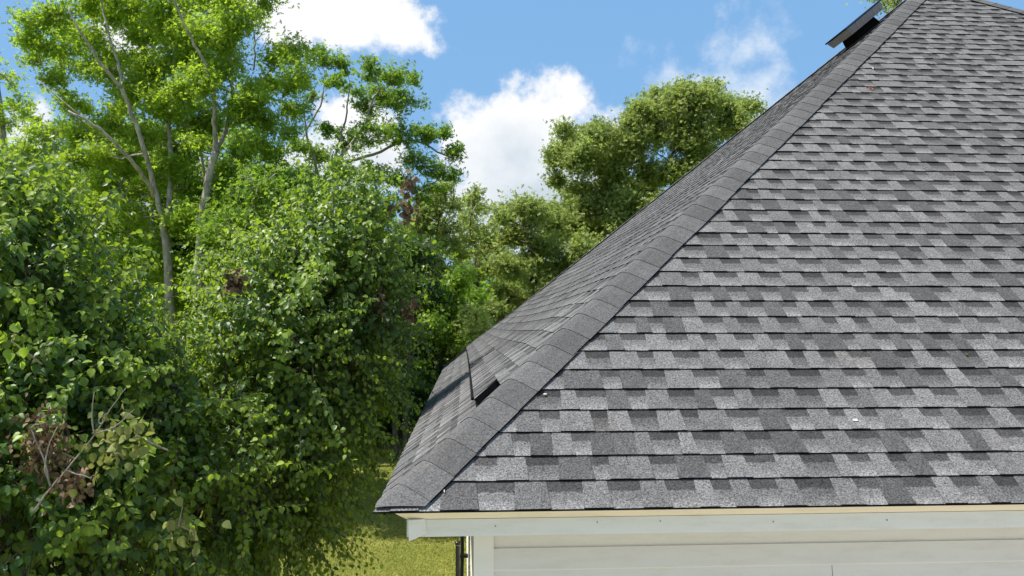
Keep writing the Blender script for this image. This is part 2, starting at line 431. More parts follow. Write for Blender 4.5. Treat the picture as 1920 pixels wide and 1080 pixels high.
# hip caps: bent over the hip, each lapping the one below
def hip_dir(i):
    return (A-cs[i])
HL = (A-C).length; CE = .1655
def cap_mesh(mb, ci, k, tone, rnd, fine=True):
    base = cs[ci]; D = (A-base).normalized()
    # directions lying in the two faces, square to the hip
    left_ = {0: 'left', 1: 'front', 2: 'right', 3: 'back'}[ci]; right_ = {0: 'front', 1: 'right', 2: 'back', 3: 'left'}[ci]
    def side(face):
        O, U, V, N = FACES[face]
        d = N.cross(D).normalized()
        mid = cs[0]+Vector((L/2, L/2, 0)); 
        fc = O+U*(L/2)+V*1.0
        if d.dot(fc-base) < 0: d = -d
        return d, N
    d1, N1 = side(left_); d2, N2 = side(right_)
    NM = (N1+N2).normalized()
    W_ = .150; s0 = k*CE-.01; s1 = (k+1)*CE+.03
    j = rnd.uniform(-.004, .004); vv = []; prof = []
    for a in (-1, -.5, -.15, 0, .15, .5, 1):
        wd = abs(a)*(W_ if (a > 0 or ci) else .098)+(j if a > 0 else -j)
        if a < 0: p = d1*wd; nrm = N1
        elif a > 0: p = d2*wd; nrm = N2
        else: p = Vector((0, 0, 0)); nrm = NM
        rd = {0: -.005, .15: .0005, .5: .001, 1: -.001}[abs(a)]
        prof.append((p, (nrm if abs(a) > .1 else NM), rd, abs(a)))
    n_ = len(prof)
    lift = .024
    for (s, hh) in ((s0, lift), (s1, .0205)):
        for low in (0, 1):
            for (p, nr, rd, a) in prof:
                sk = s + (a*.0 if s == s0 else 0)
                vv.append(base+D*sk+p+nr*(hh+rd-((.0045 if a < .99 else .019) if low else 0)))
    f = []; mi = []
    for i in range(n_-1):
        f.append((i, i+1, 2*n_+i+1, 2*n_+i)); mi.append(0)                 # top
        f.append((n_+i, i, i+1, n_+i+1)[::-1]); mi.append(1)               # butt edge
        f.append((n_+i, 3*n_+i, 3*n_+i+1, n_+i+1)); mi.append(1)
    f.append((0, 2*n_, 3*n_, n_)); mi.append(1); f.append((n_-1, 2*n_-1, 4*n_-1, 3*n_-1)); mi.append(1)
    # clip the lowest ones square with the eaves
    vv = [Vector((v.x, v.y, v.z)) for v in vv]
    if k <= 2:
        for v in vv:
            if ci == 0:
                need = max((C.y-.012-v.y)/D.y, (C.x-.012-v.x)/D.x, 0)
                v += D*need
            v.z = max(v.z, C.z+.0175)
    mb.add(vv, f, mi, tone, 0)
rnd = random.Random(11)
ncap = int(HL/CE)
for ci in range(4):
    joined = MB()
    for k in range(ncap+1):
        tone = rnd.choice([.080, .088, .097, .106, .092])*rnd.uniform(.95, 1.05)
        if ci == 0 or (ci == 1 and k > ncap-16):
            mb = MB(); cap_mesh(mb, ci, k, tone, rnd); at_mesh(mb, 'hip_cap', [M_cap, M_edge])
        else: cap_mesh(joined, ci, k, tone, rnd)
    if joined.v:
        o = at_mesh(joined, 'hip_cap_run', [M_cap, M_edge]); o['kind'] = 'stuff'
# little top cap where the hips meet
mb = MB(); 
for i, fc in enumerate(('front', 'right', 'back', 'left')):
    O, U, V, N = FACES[fc]; s_ = L/2/Q-.16
    mb.add([A+Vector((0, 0, .045)), O+U*(s_*Q-.05)+V*s_+N*.03, O+U*(L-s_*Q+.05)+V*s_+N*.03], [(0, 1, 2)], 0, .12)
at_mesh(mb, 'peak_cap', [M_cap])

# black intake vent under the lifted course of the far slope
mb = MB()
def LF(y, s, h):            # point on the left slope, y measured from the near corner
    return C+Vector((0, y, 0))+Vector((Q, 0, Q*T))*s+Vector((-Q*T, 0, Q))*h
for (y0, y1) in ((VS0*Q+NB+.012, L-VS0*Q-.10),):
    seg = 30
    for i in range(seg):
        ya, yb = y0+(y1-y0)*i/seg, y0+(y1-y0)*(i+1)/seg
        pts = []
        for y in (ya, yb):
            for (s, h) in ((VS0+.006, -.004), (VS0+.15, -.004), (VS0+.15, WH-.004), (VS0+.006, WH-.002)):
                pts.append(LF(y+max(0, (s-VS0))*Q*(1 if i == 0 and y == ya else 0), s, h+sag(y, s)))
        fs = [(0, 4, 7, 3), (3, 7, 6, 2), (1, 2, 6, 5)]
        if i == 0: fs.append((0, 3, 2, 1))
        if i == seg-1: fs.append((4, 5, 6, 7))
        mb.add(pts, fs, 0)
o = child_of_roof(mb.build('intake_vent', M_dark))
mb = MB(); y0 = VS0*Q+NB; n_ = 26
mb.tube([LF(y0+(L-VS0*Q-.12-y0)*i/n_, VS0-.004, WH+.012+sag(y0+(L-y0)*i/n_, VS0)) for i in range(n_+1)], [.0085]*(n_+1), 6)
child_of_roof(mb.build('gap_shade_bead', M_dark))  # added black bead drawing the shaded gap under the lifted course as a line

# eaves: cream moulding, fascia, soffit on all four sides (mitred)
def ring(name, a0, z0, a1, z1, mat_, th=.012, parent=house, sides=(0, 1, 2, 3)):
    """a sloping or upright board running round the eaves between two offsets from the drip edge"""
    for i in sides:
        mb = MB()
        def cor(ii, a, z):
            sx = (1, -1, -1, 1)[ii]; sy = (1, 1, -1, -1)[ii]
            return Vector((cs[ii].x+sx*a, cs[ii].y+sy*a, C.z+z))
        j = (i+1) % 4
        p = [cor(i, a0, z0), cor(j, a0, z0), cor(j, a1, z1), cor(i, a1, z1)]
        q = [cor(i, a0+th, z0), cor(j, a0+th, z0), cor(j, a1+th, z1), cor(i, a1+th, z1)]
        mb.add(p+q, [(0, 1, 2, 3), (7, 6, 5, 4), (0, 3, 7, 4), (1, 5, 6, 2), (3, 2, 6, 7), (0, 4, 5, 1)])
        mb.build(name, mat_, house)
ring('drip_edge', .006, -.004, .008, -.013, M_edge, .05)
ring('eave_moulding', .052, -.016, .112, -.062, M_cream, .02)
ring('fascia', .112, -.064, .112, -.138, M_fascia, .018)
WA = .405
mb = MB()
for i in range(4):
    def cor(ii, a, z):
        sx = (1, -1, -1, 1)[ii]; sy = (1, 1, -1, -1)[ii]
        return Vector((cs[ii].x+sx*a, cs[ii].y+sy*a, C.z+z))
    j = (i+1) % 4
    mb.add([cor(i, .131, -.130), cor(j, .131, -.130), cor(j, WA+.1, -.130), cor(i, WA+.1, -.130)], [(0, 1, 2, 3)])
    mb.add([cor(i, .131, -.122), cor(j, .131, -.122), cor(j, WA+.1, -.122), cor(i, WA+.1, -.122)], [(0, 1, 2, 3)])
mb.build('soffit', M_soffit, house)
# bent metal return at the corner of the fascia
def onY(px, py, Y):
    d = ray(px, py); k = Y/d.y; return Vector((d.x*k, Y, d.z*k+CAMZ))
Yf = C.y+.112
mb = MB()
a1, a2, a3, a4 = onY(765.5, 976, Yf-.030), onY(797, 973, Yf-.006), onY(801, 1000.5, Yf-.006), onY(766.5, 1015.5, Yf-.030)
b_ = Vector((0, .003, 0)); mb.add([a1, a2, a3, a4, a1+b_, a2+b_, a3+b_, a4+b_], [(0, 3, 2, 1), (4, 5, 6, 7), (0, 1, 5, 4), (1, 2, 6, 5), (2, 3, 7, 6), (3, 0, 4, 7)])
c1_, c4_ = a1+Vector((0, .14, .004)), a4+Vector((0, .14, .02))
mb.add([a1, a4, c4_, c1_], [(0, 1, 2, 3)])
mb.add([a1, a2, a2+Vector((0, .03, .002)), a1+Vector((.0, .06, .002))], [(0, 1, 2, 3)])
mb.build('corner_flashing', M_fascia, house)
# nails in the fascia
for px, py in ((929, 986.5), (1238, 977), (1450, 978), (1663, 975), (1120, 979)):
    p = onY(px, py, Yf-.001); mb = MB()
    mb.tube([p, p+Vector((0, -.003, 0))], [.003, .0024], 8); mb.build('nail_head', M_nail, house)

# walls with lapped siding
wx0, wy0, wx1, wy1 = C.x+WA, C.y+WA, C.x+L-WA, C.y+L-WA
mb = MB(); mb.box(wx0+.03, wx1-.03, wy0+.03, wy1-.03, -.05, C.z-.131)
wall = mb.build('wall', M_siding, house)
def child_wall(o): o.parent = wall; o.matrix_parent_inverse = Matrix.Identity(4); return o
wz = C.z-.131; BW = .1016
for i in range(27):
    z1_ = wz-.045-i*BW if i else wz; z0_ = wz-.045-(i+1)*BW if i else wz-.045-BW*0
    if i == 0: z0_ = wz-.045
    if z0_ < .0: break
    h_ = z1_-z0_
    y_t = wy0+.022; y_b = wy0+.008
    mb = MB(); mb.prism([(wx0+.085, y_t, z1_), (wx0+.085, y_b, z0_+.006), (wx0+.085, y_b+.001, z0_), (wx0+.085, y_b+.016, z0_-.001), (wx0+.085, y_t+.008, z1_)], (L-2*WA-.17, 0, 0))
    child_wall(mb.build('siding_board', M_siding))
    if i in (2, 6, 10, 14):
        sx_ = onY(1563, 1068, wy0).x+(i % 3-2)*.6*(i != 2); jb = MB(); jb.prism([(sx_, y_t-.001, z1_), (sx_, y_b-.001, z0_+.006), (sx_, y_b+.004, z0_+.006), (sx_, y_t+.004, z1_)], (.0025, 0, 0))
        child_wall(jb.build('siding_joint', M_nail))
    mb = MB(); xt = wx0+.022; xb = wx0+.008
    mb.prism([(xt, wy0+.085, z1_), (xb, wy0+.085, z0_+.006), (xb+.001, wy0+.085, z0_), (xb+.016, wy0+.085, z0_-.001), (xt+.008, wy0+.085, z1_)], (0, L-2*WA-.17, 0))
    child_wall(mb.build('siding_board', M_siding))
for (sx, sy, X, Y) in ((1, 1, wx0, wy0), (-1, 1, wx1, wy0), (-1, -1, wx1, wy1), (1, -1, wx0, wy1)):
    mb = MB()
    e_ = .094
    prof = [(0, 0), (e_, 0), (e_, .012), (e_-.006, .018), (.018, .018), (.018, e_-.006), (.012, e_), (0, e_)]
    mb.prism([(X+sx*p, Y+sy*q, 0) for p, q in prof], (0, 0, wz))
    mb.build('corner_board', M_corner, house)

# black post with a cap standing by the far side wall, and a dark conduit on the wall
pz = at(858.4, 1016, 6.1)
post = root('pipe', (pz.x, pz.y, 0), 'black round pipe with a flat cap beside the white wall corner', 'pipe')
mb = MB(); mb.tube([(pz.x, pz.y, 0), (pz.x, pz.y, pz.z)], [.0165, .0165], 14); mb.build('tube', M_black, post)
mb = MB(); mb.tube([(pz.x, pz.y, pz.z-.022), (pz.x, pz.y, pz.z-.02), (pz.x, pz.y, pz.z), (pz.x, pz.y, pz.z+.004)], [.0175, .021, .021, .017], 14); mb.build('cap', M_black, post)
mb = MB(); mb.tube([(pz.x, pz.y, pz.z-.026), (pz.x, pz.y, pz.z-.022)], [.0185, .0185], 14); mb.build('collar', M_tick, post)
mb = MB(); zz = wz
x_ = wx0-.060; pts = []
for i in range(15): pts.append((x_+.004*math.sin(i*1.7), 9.0+.01*math.sin(i), wz-.002-(wz-.05)*i/14))
mb.tube(pts, [.021]*15, 8)
for i in range(9): 
    zc = wz-.25-i*.27; mb.box(x_-.026, wx0+.006, 8.97, 9.03, zc, zc+.03)
mb.build('conduit', M_black, house)

# debris on the roof
def speck(px, py, size, label, mt, k):
    # find the front slope under the pixel
    d = ray(px, py); O = Vector((0, 0, CAMZ)); N = FACES['front'][3]
    tt = (C-O).dot(N)/d.dot(N); p = O+d*tt+N*.014
    U = FACES['front'][1]; V = FACES['front'][2]; r_ = random.Random(k); mb = MB(); n_ = 7
    ring_ = [p+(U*math.cos(a)*size[0]+V*math.sin(a)*size[1])*r_.uniform(.6, 1.1) for a in [2*math.pi*i/n_ for i in range(n_)]]
    mb.add(ring_+[q+N*.003 for q in ring_], [tuple(range(n_, 2*n_))]+[(i, (i+1) % n_, n_+(i+1) % n_, n_+i) for i in range(n_)])
    tag(mb.build('debris_fleck', mt), label, 'fleck', 'pale flecks lying on the shingles')
speck(1602, 792, (.018, .008), 'larger white fleck lying low on the front shingles', M_white, 1)
speck(1021, 743, (.010, .005), 'small white fleck close beside the hip caps', M_white, 2)
speck(833, 925, (.003, .010), 'thin white streak on the lowest shingles near the corner', M_white, 4)
speck(1636, 131, (.006, .02), 'tiny white fleck high on the front slope', M_white, 5)
speck(1810, 668, (.008, .008), 'tan fleck in the middle of the front slope', L_pale, 6)
M_red, t, b = mat('rusty_orange', (.45, .14, .08), .8)
# orange ring mark
d = ray(1632, 169); N = FACES['front'][3]; tt = (C-Vector((0, 0, CAMZ))).dot(N)/d.dot(N); p = Vector((0, 0, CAMZ))+d*tt+N*.014
mb = MB(); U = FACES['front'][1]; V = FACES['front'][2]
mb.tube([p+U*math.cos(a)*.018+V*math.sin(a)*.022 for a in [2*math.pi*i/14 for i in range(15)]], [.003]*15, 5)
tag(mb.build('rubber_ring', M_red), 'small orange ring lying high on the front shingles', 'ring')

# solar attic fan on the far slope
def solar():
    # place on the left slope; y from the near corner and slope distance are found from the picture
    def hit(px, py, h):
        N = Vector((-Q*T, 0, Q)); d = ray(px, py); O = Vector((0, 0, CAMZ)); tt = (C+N*h-O).dot(N)/d.dot(N); return O+d*tt
    base = LF(6.0, SFS, 0); N = Vector((-Q*T, 0, Q)); V = Vector((Q, 0, Q*T)); U = Vector((0, 1, 0))
    rt = root('solar_attic_fan', tuple(base), 'solar powered attic fan with tilted black panel near the roof peak', 'roof vent')
    def P(u, v, h): return base+U*u+V*v+N*h
    def slab(mb, u0, u1, v0, v1, h0, h1, mi=0, taper=0):
        vv = [P(u, v, h0) for u, v in ((u0+taper, v0+taper), (u1-taper, v0+taper), (u1-taper, v1-taper), (u0+taper, v1-taper))]+[P(u, v, h1) for u, v in ((u0, v0), (u1, v0), (u1, v1), (u0, v1))]
        mb.add(vv, [(3, 2, 1, 0), (4, 5, 6, 7), (0, 1, 5, 4), (1, 2, 6, 5), (2, 3, 7, 6), (3, 0, 4, 7)], mi)
    hw = .265
    mb = MB(); slab(mb, -.26, .26, -.26, .26, .012, .02); mb.build('flashing', M_black, rt)
    mb = MB(); slab(mb, -.15, .15, -.15, .15, .018, .16, taper=-.02); mb.build('housing', M_dark, rt)
    mb = MB(); slab(mb, -hw, hw, -hw, hw, .115, .205, taper=.02); mb.build('skirt', M_skirt, rt)
    mb = MB(); slab(mb, -hw-.012, hw+.012, -hw-.012, hw+.012, .207, .226); mb.build('panel', M_panel, rt)
    for i in range(6):
        v = -hw+.045+i*.088; mb = MB(); 
        mb.add([P(-hw-.004, v, .203), P(-hw-.004, v+.008, .203), P(-hw+.014, v+.008, .119), P(-hw+.014, v, .119)], [(0, 1, 2, 3)])
        mb.build('clip', M_tick, rt)
SFS = 6.745
solar()

# ---------------------------------------------------------------- foliage
def leaf_template(kind):
    if kind == 'pear':
        v = [(0, 0, 0), (0, .42, -.03), (0, 1.0, -.16), (.30, .10, .06), (.42, .38, .10), (.26, .72, .02), (-.30, .10, .06), (-.42, .38, .10), (-.26, .72, .02), (0, -.35, .06), (.02, -.35, .06)]
        f = [(0, 3, 1), (3, 4, 1), (4, 5, 1), (5, 2, 1), (0, 1, 6), (6, 1, 7), (7, 1, 8), (8, 1, 2), (0, 9, 10)]
    elif kind == 'oval':
        v = [(0, 0, 0), (.30, .45, .07), (0, 1, -.08), (-.30, .45, .07)]; f = [(0, 1, 2), (0, 2, 3)]
    else:   # spray of three leaflets
        v = [(0, 0, 0), (.24, .40, .06), (0, 1, -.05), (-.24, .40, .06), (.55, .62, -.06), (.62, .18, .05), (-.55, .62, -.06), (-.62, .18, .05)]
        f = [(0, 1, 2), (0, 2, 3), (0, 5, 4), (0, 6, 7)]
    return np.array(v, float), np.array(f, int)
def frames(dirs, nrm):
    y = dirs/np.linalg.norm(dirs, axis=1, keepdims=True)
    x = np.cross(y, nrm); x /= np.linalg.norm(x, axis=1, keepdims=True)+1e-9
    z = np.cross(x, y); return np.stack([x, y, z], 2)         # columns
def leaves_mesh(name, kind, pos, dirs, nrm, size, tint, mt, parent, smooth=False):
    v, f = leaf_template(kind); n = len(pos)
    F = frames(dirs, nrm)
    P = (np.einsum('nij,kj->nki', F, v)*size[:, None, None]+pos[:, None, :]).reshape(-1, 3)
    faces = (f[None]+(np.arange(n)*len(v))[:, None, None]).reshape(-1, 3)
    me = bpy.data.meshes.new(name); me.vertices.add(len(P)); me.vertices.foreach_set('co', P.ravel().astype(np.float32))
    me.loops.add(faces.size); me.loops.foreach_set('vertex_index', faces.ravel().astype(np.int32))
    me.polygons.add(len(faces)); me.polygons.foreach_set('loop_start', np.arange(0, faces.size, 3, dtype=np.int32))
    a = me.attributes.new('tint', 'FLOAT', 'POINT'); a.data.foreach_set('value', np.repeat(tint, len(v)).astype(np.float32))
    me.materials.append(mt); me.update(calc_edges=True)
    if smooth: me.polygons.foreach_set('use_smooth', [True]*len(faces))
    return child(link(bpy.data.objects.new(name, me)), parent)
_lm = {}
def single_leaf_mesh(kind, tint, mt):
    key = (kind, tint, mt.name)
    if key not in _lm:
        v, f = leaf_template(kind); me = bpy.data.meshes.new('leaf'); me.from_pydata(v.tolist(), [], f.tolist())
        a = me.attributes.new('tint', 'FLOAT', 'POINT'); a.data.foreach_set('value', [tint]*len(v)); me.materials.append(mt); _lm[key] = me
    return _lm[key]

def unit(v): return v/(np.linalg.norm(v)+1e-9)
def smooth_poly(pts, sub_=5, jit=0., r=None):
    pts = [Vector(p) for p in pts]; out = []
    for i in range(len(pts)-1):
        p0, p1, p2, p3 = pts[max(i-1, 0)], pts[i], pts[i+1], pts[min(i+2, len(pts)-1)]
        for k in range(sub_):
            t = k/sub_; q = .5*((2*p1)+(p2-p0)*t+(2*p0-5*p1+4*p2-p3)*t*t+(3*p1-p0-3*p2+p3)*t**3)
            if jit and (i or k): q = q+Vector((rng.normal(), rng.normal(), rng.normal()))*jit
            out.append(q)
    out.append(pts[-1]); return out

class Tree:
    def __init__(s, name, base, label, cat='tree', group=None, bark_m=M_bark2):
        s.root = root(name, (base[0], base[1], gz(base[0], base[1])), label, cat, group); s.mb = MB(); s.pts = []; s.rad = []; s.bark = bark_m
        s.L = {k: [] for k in ('pos', 'dir', 'nrm', 'size', 'tint')}; s.limbs = []
    def limb(s, pts, r0, r1, n=8, sub_=5, jit=.01, keep=True, seg_name=None):
        pp = smooth_poly(pts, sub_, jit); m = len(pp); rr = [r0+(r1-r0)*(i/(m-1)) for i in range(m)]
        s.mb.tube(pp, rr, n)
        if keep: s.pts += [np.array(p) for p in pp]; s.rad += rr
        return pp
    def near(s, p):
        A_ = np.array(s.pts); d = np.linalg.norm(A_-p, axis=1)+np.maximum(0, A_[:, 2]-p[2])*1.2
        i = int(np.argmin(d)); return A_[i], s.rad[i]
    def clump(s, c, rad, ntw, nl, lsize, droop=.25, updir=.5, thin=.004, tlen=1., jitter=.05, rmax=.05):
        c = np.array(c, float); rad = np.array(rad, float)
        q, r = s.near(c); dist = np.linalg.norm(c-q)
        mid = (q+c)/2+rng.normal(size=3)*dist*.10+np.array([0, 0, -.06*dist])
        r0 = min(r*.75, .008+.011*dist, rmax)
        pp = s.limb([q, mid, c], r0, max(thin*1.2, r0*.4), 6, 4, dist*.008)
        src = [np.array(p) for p in pp[len(pp)//2:]]
        # twigs fan outwards from the limb end
        for _ in range(ntw):
            o_ = rng.normal(size=3); o_ = unit(o_)*rng.uniform(.55, 1.05); o_[2] = o_[2]*.9+.1
            e = c+o_*rad; st = src[rng.integers(len(src))]; mid = (st+e)/2+rng.normal(size=3)*.06*np.linalg.norm(e-st)+np.array([0, 0, .04])
            tw = [st+(mid-st)*t*2 if t < .5 else mid+(e-mid)*(t-.5)*2 for t in np.linspace(0, 1, 5)]
            s.mb.tube(tw, [thin*1.3, thin*1.1, thin, thin*.8, thin*.5], 3)
            d = unit(e-st); ln = np.linalg.norm(e-st)
            tt = rng.uniform(.30, 1.08, nl)
            P = st[None]+(e-st)[None]*tt[:, None]+rng.normal(size=(nl, 3))*jitter*np.array([1, 1, .7])*(.5+tt[:, None])
            D = d[None]*.5+rng.normal(size=(nl, 3))*.6+np.array([0, 0, -droop])
            N_ = rng.normal(size=(nl, 3))*.55+np.array([0, 0, 1])*updir+o_[None]*.25+.0001
            s.L['pos'].append(P); s.L['dir'].append(D); s.L['nrm'].append(N_)
            s.L['size'].append(rng.uniform(.7, 1.25, nl)*lsize); s.L['tint'].append(np.clip(rng.normal(.45, .22, nl)+rng.normal()*.12, 0, 1))
    def finish(s, kind, mt, crown='crown', trunkname='trunk'):
        s.mb.build(trunkname, s.bark, s.root, smooth=True)
        if s.L['pos']:
            a = {k: np.concatenate(v) for k, v in s.L.items()}
            o = leaves_mesh(crown, kind, a['pos'], a['dir'], a['nrm'], a['size'], a['tint'], mt, s.root)
            return len(a['pos'])

def A3(px, py, d): return tuple(at(px, py, d))
def gnd(px, d):
    p = at(px, 700, d); return (p.x, p.y, gz(p.x, p.y)-.05)

# --- tall pale trunked tree, two stems growing close together
def clumps(tree, lst, dep, ntw, nl, ls, dj=1.2, flat=.75, **kw):
    for c_ in lst:
        px, py, r = c_[:3]; d = dep+(c_[3] if len(c_) > 3 else rng.uniform(-dj, dj)); rr = r/FPX*d
        tree.clump(at(px, py, d), (rr, rr*1.1, rr*flat), max(3, int(ntw*(r/60)**1.6)), nl, ls, **kw)

T1 = Tree('tall_tree', gnd(322, 15.6), 'tall bright green tree whose pale trunk splits into several spreading stems', bark_m=M_bark)
d = 15.6
T1.limb([gnd(326, d), A3(322, 700, d), A3(318, 560, d), A3(314, 480, d), A3(306, 418, d)], .10, .072, 10, jit=.006)
T1.limb([A3(308, 425, d), A3(290, 352, d-.1), A3(268, 272, d-.3), A3(246, 208, d-.4), A3(228, 166, d-.5)], .055, .034, 8)
T1.limb([A3(228, 166, d-.5), A3(185, 112, d-.8), A3(152, 62, d-1), A3(128, 15, d-1)], .033, .016, 7)
T1.limb([A3(230, 168, d-.5), A3(222, 120, d-.3), A3(203, 60, d-.2), A3(186, -10, d)], .030, .014, 7)
T1.limb([A3(291, 372, d), A3(262, 320, d-.5), A3(216, 268, d-.9), A3(166, 228, d-1.1), A3(128, 208, d-1.2)], .042, .02, 7)
T1.limb([A3(312, 425, d), A3(318, 370, d+.2), A3(320, 300, d+.4), A3(316, 230, d+.5), A3(324, 150, d+.6), A3(332, 60, d+.6), A3(335, -40, d+.6)], .058, .018, 8)
T1.limb([A3(252, 300, d+1.5), A3(225, 360, d+1.5), A3(275, 400, d+1), A3(300, 470, d+.4)][::-1], .04, .02, 6)
T1.limb([A3(165, 228, d-1.1), A3(120, 190, d-1.2), A3(70, 150, d-1)], .016, .008, 5)
cl = [(60, 45, 40), (110, 30, 50), (160, 60, 50), (50, 75, 28), (85, 95, 26), (210, 20, 55), (270, 50, 60), (330, 30, 60), (230, 110, 50), (290, 130, 60), (350, 100, 60), (180, 125, 40), (250, 180, 50),
      (310, 200, 55), (100, 150, 30), (150, 195, 28), (140, 250, 40), (60, 110, 24), (200, 230, 40), (260, 250, 45), (350, 190, 55), (130, 300, 45), (180, 290, 40), (80, 250, 38), (40, 290, 40), (230, 310, 45), (340, 290, 50), (200, 350, 45), (150, 370, 50),
      (300, 330, 30), (90, 330, 45), (360, 350, 45), (240, 400, 40), (180, 430, 45), (130, 450, 45), (60, 390, 40), (20, 430, 50), (330, 420, 40), (270, 460, 40), (130, 90, 26), (165, 10, 36), (230, 480, 45), (340, 500, 40), (160, 500, 50), (200, 530, 45), (260, 550, 48), (320, 570, 48), (380, 570, 45), (430, 550, 40), (130, 570, 45), (290, 500, 40), (270, -40, 70), (150, -40, 60), (360, -40, 60), (400, 420, 34)]
cl += [(x+rng.uniform(-30,30), y+rng.uniform(-30,30), r*.7) for x, y, r in cl if x > 190 or y > 330]
clumps(T1, [(x+rng.uniform(-18, 18), y, 42) for y in (20, 70, 130, 190, 250, 310) for x in (120, 190, 250, 320) if rng.random() < .75], 17.8, 40, 24, .07, thin=.005, jitter=.08)
clumps(T1, cl, 16.7, 50, 28, .068, thin=.005, jitter=.075)
nT1 = T1.finish('spray', L_bright)

T2 = Tree('tall_tree', gnd(372, 15.2), 'tall bright green tree with one pale leaning trunk forking high up', bark_m=M_bark)
d = 15.1
T2.limb([gnd(366, d), A3(368, 650, d), A3(374, 470, d), A3(381, 400, d), A3(392, 332, d), A3(405, 284, d)], .092, .064, 10, jit=.006)
T2.limb([A3(405, 286, d), A3(402, 240, d-.1), A3(400, 180, d-.3), A3(384, 122, d-.4), A3(350, 55, d-.6), A3(320, -20, d-.8)], .048, .015, 7)
T2.limb([A3(405, 288, d), A3(425, 236, d+.2), A3(437, 180, d+.3), A3(430, 120, d+.4), A3(446, 40, d+.5), A3(455, -30, d+.5)], .05, .015, 7)
T2.limb([A3(425, 236, d+.2), A3(470, 180, d+.8), A3(500, 140, d+1)], .025, .01, 6)
T2.limb([A3(381, 400, d), A3(384, 330, d+.6), A3(370, 270, d+.9), A3(345, 220, d+1)], .032, .014, 6)
T2.limb([A3(476, 130, d+.8), A3(478, 80, d+.8), A3(472, 30, d+.8), A3(480, -20, d+.8)], .02, .006, 5)
cl = [(390, 60, 60), (450, 40, 50), (420, 120, 55), (480, 180, 45), (380, 160, 50), (520, 110, 40), (550, 95, 40), (560, 140, 45), (510, 160, 40), (450, 210, 50), (500, 230, 45), (400, 230, 45), (550, 200, 35), (470, 280, 45),
      (430, 320, 35), (520, 290, 35), (360, 240, 45), (400, 0, 60), (440, -50, 60), (500, 330, 30), (440, 380, 40), (420, 440, 45), (460, 430, 35), (340, 60, 50), (350, 390, 34), (440, 490, 45), (380, 520, 45), (500, 5, 22), (545, 240, 28), (490, 400, 30)]
cl += [(x+rng.uniform(-30,30), y+rng.uniform(-30,30), r*.7) for x, y, r in cl if x < 490]
clumps(T2, [(x, y, 75) for x, y in ((480, -140), (520, -240), (560, -330), (570, -180), (500, -60))], 15.3, 30, 26, .07, thin=.005, jitter=.09)
clumps(T2, cl, 15.9, 50, 28, .064, thin=.005, jitter=.075)
# bare dead twigs against the cloud
for p_ in ([(478, 80), (495, 60), (512, 52), (520, 42)], [(476, 60), (462, 30), (455, 5)], [(478, 30), (490, 8), (505, -10)], [(474, 100), (490, 92), (500, 70)]):
    T2.limb([A3(a, b_, d+.8) for a, b_ in p_], .010, .004, 4)
nT2 = T2.finish('spray', L_bright)

# --- darker tree to the right of them, long pale limb reaching left
T3 = Tree('spreading_tree', gnd(602, 20.5), 'darker green spreading tree with a long pale limb reaching down left', bark_m=M_bark)
d = 20.5
T3.limb([gnd(600, d), A3(600, 560, d), A3(602, 400, d), A3(607, 350, d), A3(625, 310, d)], .13, .085, 9)
T3.limb([A3(603, 385, d), A3(560, 384, d-.8), A3(510, 406, d-1.8), A3(450, 440, d-2.6), A3(402, 484, d-3.2)], .055, .022, 7)
T3.limb([A3(604, 372, d), A3(590, 300, d-.2), A3(575, 245, d-.4), A3(600, 200, d-.4), A3(612, 132, d-.4)], .045, .014, 7)
T3.limb([A3(575, 245, d-.4), A3(572, 205, d-.4), A3(590, 165, d-.3)], .025, .012, 6)
T3.limb([A3(625, 310, d), A3(642, 245, d+.2), A3(652, 200, d+.2), A3(656, 150, d+.2)], .035, .012, 6)
T3.limb([A3(625, 310, d), A3(680, 242, d), A3(697, 190, d), A3(712, 168, d)], .05, .018, 7)
T3.limb([A3(625, 310, d), A3(700, 290, d+.3), A3(770, 262, d+.3), A3(830, 290, d+.4), A3(860, 300, d+.4)], .045, .012, 6)
T3.limb([A3(600, 350, d), A3(540, 330, d+.5), A3(480, 330, d+.8)], .05, .02, 6)
cl = [(600, 105, 34), (640, 120, 34), (625, 150, 30), (690, 130, 36), (740, 140, 42), (720, 180, 48), (765, 190, 40), (690, 200, 38), (780, 150, 22), (700, 250, 45), (650, 265, 42), (750, 250, 45), (800, 250, 38), (840, 250, 24), (850, 290, 30), (820, 320, 38), (780, 300, 40),
      (600, 290, 40), (560, 330, 42), (640, 320, 45), (700, 320, 45), (560, 270, 30), (520, 350, 42), (600, 350, 40), (480, 340, 40), (760, 340, 42), (590, 430, 45), (530, 400, 30), (660, 390, 50), (720, 390, 50), (820, 360, 26), (610, 240, 22), (590, 180, 20), (560, 150, 26), (850, 330, 20), (530, 450, 45), (470, 470, 30), (790, 370, 26), (660, 170, 22)]
clumps(T3, cl, 20.5, 52, 26, .075, thin=.004)
nT3 = T3.finish('spray', L_mid)

# --- far left tree behind
T0 = Tree('slender_tree', gnd(10, 20), 'slender green tree at the left edge with sky showing through it', bark_m=M_bark)
T0.limb([gnd(10, 20), A3(15, 450, 20), A3(10, 300, 20), A3(0, 200, 20), A3(-10, 120, 20)], .12, .05, 8)
clumps(T0, [(10, 150, 36), (40, 180, 36), (20, 230, 42), (60, 220, 34), (0, 300, 48), (60, 290, 40), (-40, 200, 60), (-40, 100, 50), (40, 340, 45), (90, 360, 40), (20, 400, 50), (-60, 330, 70), (90, 420, 50), (120, 340, 34)], 20, 30, 20, .08)
T0.finish('spray', L_bright)

# --- trees behind the roof

